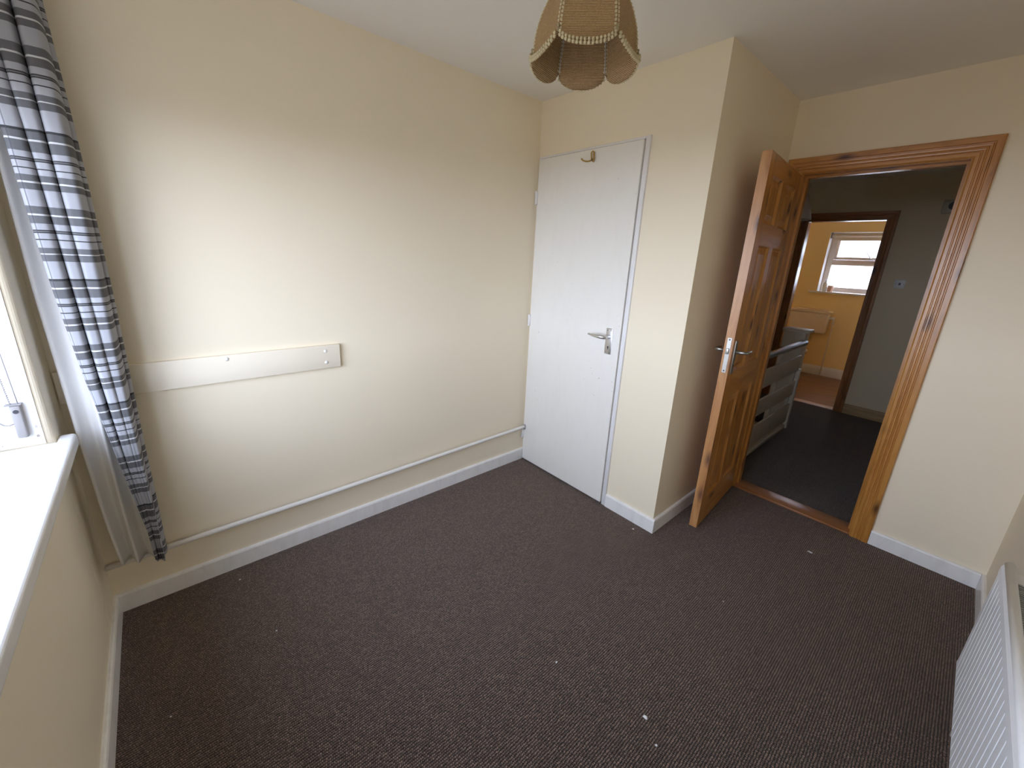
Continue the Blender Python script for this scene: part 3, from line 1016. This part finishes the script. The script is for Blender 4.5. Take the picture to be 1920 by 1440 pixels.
# ------------------------------------------------------------------ white flecks lying on the carpet
FL = [(1.623, 1.353, 0.014, 'large white fleck of fluff on the carpet, nearest the radiator end', 1.25),
      (1.691, 1.305, 0.008, 'small bright paint chip just nearer than the large fluff fleck', 0.9),
      (1.298, 1.258, 0.008, 'white paint chip alone in the middle of the carpet', 0.8),
      (1.032, 2.197, 0.010, 'white crumb on the carpet by the boxed-out corner', 1.0),
      (0.495, 0.475, 0.007, 'white crumb on the carpet between curtain and room middle', 0.7),
      (0.104, 0.409, 0.008, 'white crumb lying close to the skirting near the curtain', 0.7),
      (1.753, 2.815, 0.014, 'pale smear of fluff on the carpet before the doorway', 1.6),
      (0.628, 0.143, 0.006, 'white crumb on the carpet under the window', 0.8),
      (1.589, 2.077, 0.006, 'white crumb on the carpet short of the open pine door', 0.8)]
for x, y, s, lab, el in FL:
    s *= 1.5
    n = 9
    rr = [s * 0.5 * random.uniform(0.55, 1.0) for _ in range(n)]
    a0 = random.uniform(0, 6)
    ring_ = [(x + rr[i] * el * math.cos(2 * math.pi * i / n + a0), y + rr[i] * math.sin(2 * math.pi * i / n + a0)) for i in range(n)]
    vs = [(px, py, 0.0006) for px, py in ring_] + [(x + (px - x) * 0.6, y + (py - y) * 0.6, 0.0006 + 0.003 * random.uniform(0.6, 1)) for px, py in ring_]
    fs = [(i, (i + 1) % n, n + (i + 1) % n, n + i) for i in range(n)] + [tuple(range(n, 2 * n)), tuple(range(n))[::-1]]
    o = MB().add(vs, fs, True).build('paint_flake', FLAKE)
    tag(o, lab, 'flake', 'white flecks on the carpet')

# ------------------------------------------------------------------ the landing beyond the doorway
struct('floor', MB().box(1.035, 2.4, YD + 0.004, YHB - 0.02, -0.12, 0).box(0, 1.035, 5.05, YHB - 0.02, -0.12, 0), HCARPET, 'loop carpet of the landing, coloured darker for the dim light there')
struct('ceiling', MB().box(-0.1, 2.5, YDB, YHB, H, H + 0.1), CEIL, 'landing ceiling')
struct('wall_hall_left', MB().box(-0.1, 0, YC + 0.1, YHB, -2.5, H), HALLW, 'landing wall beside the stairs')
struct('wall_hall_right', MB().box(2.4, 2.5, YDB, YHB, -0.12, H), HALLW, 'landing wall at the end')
struct('wall_stairwell', MB().box(1.035, 1.05, YDB, 5.05, -2.5, -0.12).box(0, 1.035, 5.04, 5.06, -2.5, -0.12).box(-0.1, 1.05, YDB - 0.05, 5.06, -2.6, -2.5), HALLW, 'dark stairwell sides')
BX0, BX1, BZ = 0.611, 1.258, 2.004                    # bathroom door opening
mb = MB()
mb.box(0, BX0 - 0.018, YH, YHB, 0, H)
mb.box(BX1 + 0.018, 2.4, YH, YHB, 0, H)
mb.box(BX0 - 0.018, BX1 + 0.018, YH, YHB, BZ + 0.018, H)
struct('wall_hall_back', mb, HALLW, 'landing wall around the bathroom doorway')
bd = root('trim_7', (0.93, YH, 0), 'dark stained pine frame of the bathroom doorway', kind='structure')
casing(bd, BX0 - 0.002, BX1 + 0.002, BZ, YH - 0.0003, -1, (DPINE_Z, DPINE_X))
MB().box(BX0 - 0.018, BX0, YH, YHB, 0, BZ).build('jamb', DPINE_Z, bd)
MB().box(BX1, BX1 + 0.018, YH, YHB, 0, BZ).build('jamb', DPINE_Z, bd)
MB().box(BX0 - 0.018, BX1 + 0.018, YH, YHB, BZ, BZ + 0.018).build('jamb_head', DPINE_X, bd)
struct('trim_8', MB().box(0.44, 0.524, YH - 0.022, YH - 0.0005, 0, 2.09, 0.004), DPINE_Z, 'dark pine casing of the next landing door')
struct('trim_9', MB().box(BX0 + 0.001, BX1 - 0.001, YH - 0.01, YHB, 0, 0.010, 0.003), plain('metal_threshold', (0.62, 0.40, 0.27, 1), 0.35), 'pale threshold strip of the bathroom')
# moulded pine skirting of the landing
prof = [(0, 0), (0.016, 0), (0.016, 0.066), (0.012, 0.070), (0.013, 0.078), (0.008, 0.090), (0.007, 0.102), (0, 0.108)]
vs = [(x, YH - d, z) for x in (1.344, 2.4) for d, z in prof]
k = len(prof)
fs = [(i, (i + 1) % k, k + (i + 1) % k, k + i) for i in range(k)] + [tuple(range(k))[::-1], tuple(range(k, 2 * k))]
struct('baseboard_hall', MB().add(vs, fs), HSKIRT, 'pine skirting of the landing')

# banister: white slats on uprights with a dark handrail
bn = root('stair_banister', (1.08, 4.2, 0), 'white slatted stair banister with a dark varnished handrail', 'banister')
for z0, z1 in ((0.582, 0.735), (0.345, 0.482), (0.075, 0.256)):
    MB().box(1.070, 1.086, YDB + 0.03, 4.745, z0, z1, 0.002).build('slat', BANW, bn)
MB().box(1.046, 1.090, YDB + 0.03, 4.76, 0.0, 0.035, 0.003).build('base_rail', BANW, bn)
for yb_ in (3.72, 4.19):
    MB().box(1.040, 1.0695, yb_ - 0.016, yb_ + 0.016, 0.0355, 0.826, 0.002).build('upright', BANW, bn)
MB().box(1.038, 1.0698, 4.715, 4.780, 0.0355, 0.826, 0.003).build('end_post', BANW, bn)
MB().box(1.046, 1.100, 4.745, 4.79, 0.0, 0.60, 0.003).build('end_upright', BANW, bn)
rp = [(1.036, 0.828), (1.094, 0.828), (1.100, 0.838), (1.099, 0.855), (1.088, 0.867), (1.065, 0.871), (1.042, 0.867), (1.031, 0.855), (1.030, 0.838)]
MB().prism(rp, 'y', YDB + 0.03, 4.79, False).build('handrail', RAILW, bn)

# boxed white post with a cap at the end of the stairwell
nb = root('newel_box', (0.95, 4.98, 0), 'white boxed pedestal with a flat cap behind the banister end', 'pedestal')
MB().box(0.862, 1.040, 4.90, 5.05, 0.0, 0.918, 0.003).build('panel_box', BANW, nb)
MB().box(0.846, 1.066, 4.885, 5.065, 0.9185, 0.945, 0.004).build('cap', BANW, nb)

# treads going down the stairwell
st = root('staircase', (0.5, 4.2, -2.5), 'carpeted stairs going down behind the banister', 'stairs')
for i in range(7):
    MB().box(0.002, 1.032, 5.03 - 0.24 * (i + 1), 5.03 - 0.24 * i, -2.49, -0.2 * (i + 1), 0.005).build('step', HCARPET, st)

# landing pendant with a grey drum shade
hp = root('landing_lamp', (0.665, 5.0, H), 'grey drum lampshade hanging over the landing', 'pendant lamp')
MB().lathe((0.665, 5.0, H - 0.025), [(0.008, 0), (0.035, 0.008), (0.04, 0.0248)], 18).build('ceiling_rose', WPLAST, hp)
MB().tube([(0.665, 5.0, H - 0.023), (0.665, 5.0, 2.15)], 0.003, 8).build('flex', CORDM, hp)
o = MB().add(*(lambda n: ([(0.665 + r * math.cos(2 * math.pi * i / n), 5.0 + r * math.sin(2 * math.pi * i / n), z) for r, z in ((0.170, 1.950), (0.105, 2.176)) for i in range(n)], [(i, (i + 1) % n, n + (i + 1) % n, n + i) for i in range(n)]))(40), True).build('shade', SHADEG, hp)
sd = o.modifiers.new('cloth_thickness', 'SOLIDIFY')
sd.thickness = 0.002
MB().tube([(0.56, 5.0, 2.172), (0.77, 5.0, 2.172)], 0.002, 6).tube([(0.665, 4.895, 2.172), (0.665, 5.105, 2.172)], 0.002, 6).build('shade_spider', WIRE, hp)
MB().lathe((0.665, 5.0, 2.03), [(0.0, 0), (0.026, 0.012), (0.029, 0.035), (0.014, 0.075), (0.014, 0.12), (0.004, 0.135)], 14).build('bulb', BULBM, hp)

# switch and thermostat box on the landing wall
sw = root('light_switch', (1.49, YH, 1.405), 'white light switch on the landing wall beside the bathroom frame', 'light switch')
MB().box(1.450, 1.534, YH - 0.010, YH - 0.0003, 1.364, 1.446, 0.003).build('plate', WPLAST, sw)
MB().box(1.484, 1.500, YH - 0.0145, YH - 0.0102, 1.394, 1.416, 0.002).build('rocker', DARKP, sw)
for x in (1.462, 1.522):
    MB().tube([(x, YH - 0.0102, 1.405), (x, YH - 0.0112, 1.405)], 0.0035, 10).build('screw', GREYP, sw)
tb = root('thermostat', (1.68, YH, 2.1), 'square wall thermostat with a dark dial high on the landing wall', 'thermostat')
MB().box(1.620, 1.742, YH - 0.035, YH - 0.0003, 2.045, 2.160, 0.006).build('case', plain('aged_plastic', (0.50, 0.47, 0.36, 1), 0.4), tb)
MB().tube([(1.692, YH - 0.0352, 2.108), (1.692, YH - 0.047, 2.108)], 0.034, 20).build('dial', DARKP, tb)

# ------------------------------------------------------------------ bathroom
struct('floor', MB().box(-0.4, 1.9, YHB - 0.02, YB + 0.002, -0.12, 0.0), LAMIN, 'dark wood laminate floor of the bathroom')
struct('ceiling', MB().box(-0.5, 2.0, YHB, YB + 0.25, H, H + 0.1), CEIL, 'bathroom ceiling')
struct('wall_bathroom_left', MB().box(-0.5, -0.4, YHB - 0.1, YB + 0.25, -0.12, H), BATHW)
struct('wall_bathroom_right', MB().box(1.9, 2.0, YHB, YB + 0.25, -0.12, H), BATHW)
struct('wall_bathroom_front', MB().box(-0.4, BX0 - 0.02, YHB + 0.0002, YHB + 0.01, 0, H).box(BX1 + 0.02, 1.9, YHB + 0.0002, YHB + 0.01, 0, H).box(BX0 - 0.02, BX1 + 0.02, YHB + 0.0002, YHB + 0.01, BZ + 0.02, H), BATHW)
VX0, VX1, VZ0, VZ1 = 0.455, 1.80, 1.205, 2.025  # right part of the window widened out of view to let in more light
mb = MB()
mb.box(-0.4, VX0, YB, YB + 0.25, 0, H)
mb.box(VX1, 1.9, YB, YB + 0.25, 0, H)
mb.box(VX0, VX1, YB, YB + 0.25, 0, VZ0)
mb.box(VX0, VX1, YB, YB + 0.25, VZ1, H)
struct('wall_bathroom_back', mb, BATHW, 'yellow bathroom wall with the widened window')
mb = MB()
mb.box(VX0, VX0 + 0.003, YB + 0.001, YB + 0.14, VZ0, VZ1)
mb.box(VX1 - 0.003, VX1, YB + 0.001, YB + 0.14, VZ0, VZ1)
mb.box(VX0, VX1, YB + 0.001, YB + 0.14, VZ1 - 0.003, VZ1)
struct('trim_10', mb, FRAMEW, 'white reveal of the bathroom window')
struct('trim_11', MB().box(0.362, VX1 + 0.09, YB - 0.035, YB - 0.0005, VZ0 - 0.018, VZ0 + 0.006, 0.004).box(VX0 + 0.003, VX1 - 0.003, YB, YB + 0.14, VZ0, VZ0 + 0.006), FRAMEW, 'white sill of the bathroom window')
prof = [(0, 0), (0.016, 0), (0.016, 0.092), (0.012, 0.098), (0.013, 0.106), (0.008, 0.118), (0.007, 0.130), (0, 0.136)]
vs = [(x, YB - d, z) for x in (-0.4, 1.9) for d, z in prof]
struct('baseboard_bathroom', MB().add(vs, fs), FRAMEW, 'moulded white skirting of the bathroom')
# window: fixed frame, upper opening sash, frosted panes
yf = YB + 0.145
g = (yf - 0.306) / (7.55 - 0.306)
PXf = lambda x: 2.025 + (x - 2.025) * g
PZf = lambda z: 1.489 + (z - 1.489) * g
bw = root('window_2', (0.9, yf, 1.21), 'bathroom window, widened out of view for light, with two frosted panes and a top sash', kind='structure')
fx0, fx1, fz0, fz1 = VX0, VX1, VZ0, VZ1
gx0 = PXf(0.563)
gz0, gz1, gz2, gz3 = PZf(1.283), PZf(1.583), PZf(1.655), PZf(1.945)
MB().box(fx0 + .003, gx0, yf, yf + 0.06, fz0 + 0.006, fz1 - .003, 0.003).build('frame_post', UPVC, bw)
MB().box(fx1 - 0.09, fx1 - .003, yf, yf + 0.06, fz0 + 0.006, fz1 - .003, 0.003).build('frame_post', UPVC, bw)
MB().box(gx0, fx1 - 0.09, yf + 0.001, yf + 0.06, fz0 + 0.006, gz0, 0.003).build('frame_rail', UPVC, bw)
MB().box(gx0, fx1 - 0.09, yf + 0.001, yf + 0.06, gz1, gz2, 0.003).build('transom', UPVC, bw)
MB().box(gx0, fx1 - 0.09, yf + 0.001, yf + 0.06, gz3, fz1 - .003, 0.003).build('frame_rail', UPVC, bw)
MB().box(gx0 - 0.01, fx1 - 0.08, yf + 0.035, yf + 0.041, gz0 - 0.01, gz1 + 0.01).build('pane', FROST, bw)
sx0, sx1 = gx0 + 0.001, fx1 - 0.091
sz0, sz1 = gz2 + 0.001, gz3 - 0.001
for nm, a, b, c, d in (('sash_post', sx0, sx0 + 0.040, sz0, sz1), ('sash_post', sx1 - 0.04, sx1, sz0, sz1), ('sash_rail', sx0 + 0.0402, sx1 - 0.0402, sz0, sz0 + 0.036), ('sash_rail', sx0 + 0.0402, sx1 - 0.0402, sz1 - 0.030, sz1)):
    MB().box(a, b, yf - 0.012, yf + 0.034, c, d, 0.003).build(nm, UPVC, bw)
MB().box(sx0 + 0.03, sx1 - 0.03, yf + 0.012, yf + 0.018, sz0 + 0.03, sz1 - 0.025).build('pane', FROST, bw)
hz_ = PZf(1.663)
hx_ = PXf(0.985)
hd = MB().box(hx_ - 0.045, hx_ + 0.05, yf - 0.020, yf - 0.0125, hz_ - 0.008, hz_ + 0.012, 0.002).build('handle_base', CHROME, bw)
MB().tube([(hx_, yf - 0.018, hz_ + 0.006), (hx_ - 0.012, yf - 0.045, hz_ + 0.02), (hx_ - 0.075, yf - 0.05, hz_ + 0.105)], [0.007, 0.006, 0.005], 10).build('handle_arm', CHROME, hd)
bl = root('bathroom_blind', (0.9, YB + 0.06, 1.98), 'rolled-up pale roller blind at the head of the bathroom window', 'blind')
MB().tube([(VX0 + 0.02, YB + 0.055, 1.985), (VX1 - 0.02, YB + 0.055, 1.985)], 0.026, 16).build('roll', plain('pale_blind_cloth', (0.70, 0.60, 0.46, 1), 0.8), bl)
MB().box(VX0 + 0.0035, VX0 + 0.018, YB + 0.02, YB + 0.09, 1.945, 2.021, 0.002).build('end_bracket', GREYP, bl)
MB().box(VX0 + 0.03, VX1 - 0.03, YB + 0.078, YB + 0.082, 1.925, 1.985).box(VX0 + 0.03, VX1 - 0.03, YB + 0.074, YB + 0.086, 1.915, 1.927).build('hem_bar', UPVC, bl)

# bottle and jar on the sill
bo = root('pump_bottle', (0.530, YB + 0.05, VZ0 + 0.006), 'white pump bottle at the corner of the bathroom sill', 'bottle')
bz = VZ0 + 0.0065
MB().lathe((0.530, YB + 0.05, bz), [(0.024, 0), (0.029, 0.004), (0.029, 0.105), (0.022, 0.125), (0.011, 0.135), (0.011, 0.150)], 18).build('body', BOTTLE, bo)
MB().lathe((0.530, YB + 0.05, bz + 0.150), [(0.013, 0), (0.013, 0.012), (0.005, 0.014), (0.005, 0.032), (0.010, 0.034), (0.010, 0.042)], 14).tube([(0.530, YB + 0.05, bz + 0.186), (0.556, YB + 0.044, bz + 0.182)], 0.004, 8).build('pump', CHROME, bo)
ja = root('sill_jar', (0.600, YB + 0.055, VZ0 + 0.006), 'small terracotta coloured jar next to the pump bottle', 'jar')
MB().lathe((0.600, YB + 0.055, bz), [(0.026, 0), (0.032, 0.005), (0.034, 0.07), (0.034, 0.084), (0.031, 0.084), (0.029, 0.072), (0.028, 0.008), (0.0, 0.006)], 20).build('body', JARM, ja)
MB().lathe((0.600, YB + 0.055, bz), [(0.0345, 0.072), (0.0355, 0.074), (0.0355, 0.088), (0.032, 0.090), (0.0, 0.091)], 20).build('lid', UPVC, ja)

# toilet with a wall-hung cistern
to = root('toilet', (0.47, 7.35, 0), 'cream toilet with a low cistern under the bathroom window', 'toilet')
cx0, cx1, cy0, cy1 = 0.228, 0.716, 7.405, YB - 0.001


def frustum(x0, x1, y0_, y1_, z0, X0, X1, Y0, Y1, z1, bev):
    bm = bmesh.new()
    vs = [bm.verts.new(p) for p in ((x0, y0_, z0), (x1, y0_, z0), (x1, y1_, z0), (x0, y1_, z0), (X0, Y0, z1), (X1, Y0, z1), (X1, Y1, z1), (X0, Y1, z1))]
    for f in ((3, 2, 1, 0), (4, 5, 6, 7), (0, 1, 5, 4), (1, 2, 6, 5), (2, 3, 7, 6), (3, 0, 4, 7)):
        bm.faces.new([vs[i] for i in f])
    bmesh.ops.bevel(bm, geom=bm.edges[:], offset=bev, segments=3, affect='EDGES', profile=0.5)
    return MB().bm(bm, True)


ci = frustum(cx0 + 0.03, cx1 - 0.015, cy0 + 0.03, cy1, 0.625, cx0, cx1, cy0 + 0.005, cy1, 0.917, 0.02).build('cistern', CERAM, to)
lidp = [(cx0 - 0.012, 0.918), (cx1 + 0.012, 0.918), (cx1 + 0.014, 0.932), (cx1 - 0.02, 0.948), (cx1 - 0.12, 0.960), (cx0 + 0.12, 0.960), (cx0 + 0.02, 0.948), (cx0 - 0.014, 0.932)]
MB().prism([(p[0], p[1]) for p in lidp], 'y', cy0 - 0.008, cy1, False).build('cistern_lid', CERAM, to)
MB().tube([(0.632, cy0 + 0.012, 0.872), (0.632, cy0 - 0.016, 0.872), (0.606, cy0 - 0.022, 0.866), (0.580, cy0 - 0.022, 0.858)], [0.011, 0.009, 0.006, 0.007], 10).build('flush_lever', CHROME, to)
MB().tube([(0.705, 7.53, 0.848), (0.757, 7.53, 0.848)], 0.013, 12).tube([(0.757, 7.53, 0.872), (0.757, 7.53, 0.76)], 0.010, 12).build('inlet_valve', WPLAST, to)
MB().tube([(0.757, 7.53, 0.77), (0.757, 7.545, 0.70), (0.757, 7.565, 0.2), (0.757, 7.57, 0.0)], 0.0085, 10).build('supply_pipe', CERAM, to)
MB().tube([(0.47, 7.50, 0.63), (0.47, 7.50, 0.50), (0.47, 7.47, 0.42), (0.47, 7.40, 0.36)], 0.022, 12).build('flush_pipe', CERAM, to)
MB().lathe((0.44, 7.12, 0), [(0.10, 0), (0.105, 0.03), (0.085, 0.14), (0.10, 0.24), (0.165, 0.34), (0.178, 0.375), (0.178, 0.385), (0.150, 0.385), (0.12, 0.30), (0.06, 0.22), (0.0, 0.20)], 28, 1.0, 1.3).box(0.41, 0.53, 7.2, 7.40, 0.0, 0.36, 0.03, 3).build('pan', CERAM, to)
n = 32
vs, fs2 = [], []
for r, z in ((0.182, 0.386), (0.186, 0.396), (0.180, 0.406), (0.115, 0.406), (0.110, 0.396), (0.115, 0.386)):
    for i in range(n):
        a = 2 * math.pi * i / n
        vs.append((0.44 + r * math.cos(a), 7.12 + r * 1.3 * math.sin(a), z))
for j in range(6):
    for i in range(n):
        fs2.append((j * n + i, j * n + (i + 1) % n, ((j + 1) % 6) * n + (i + 1) % n, ((j + 1) % 6) * n + i))
MB().add(vs, fs2, True).build('seat', WPLAST, to)
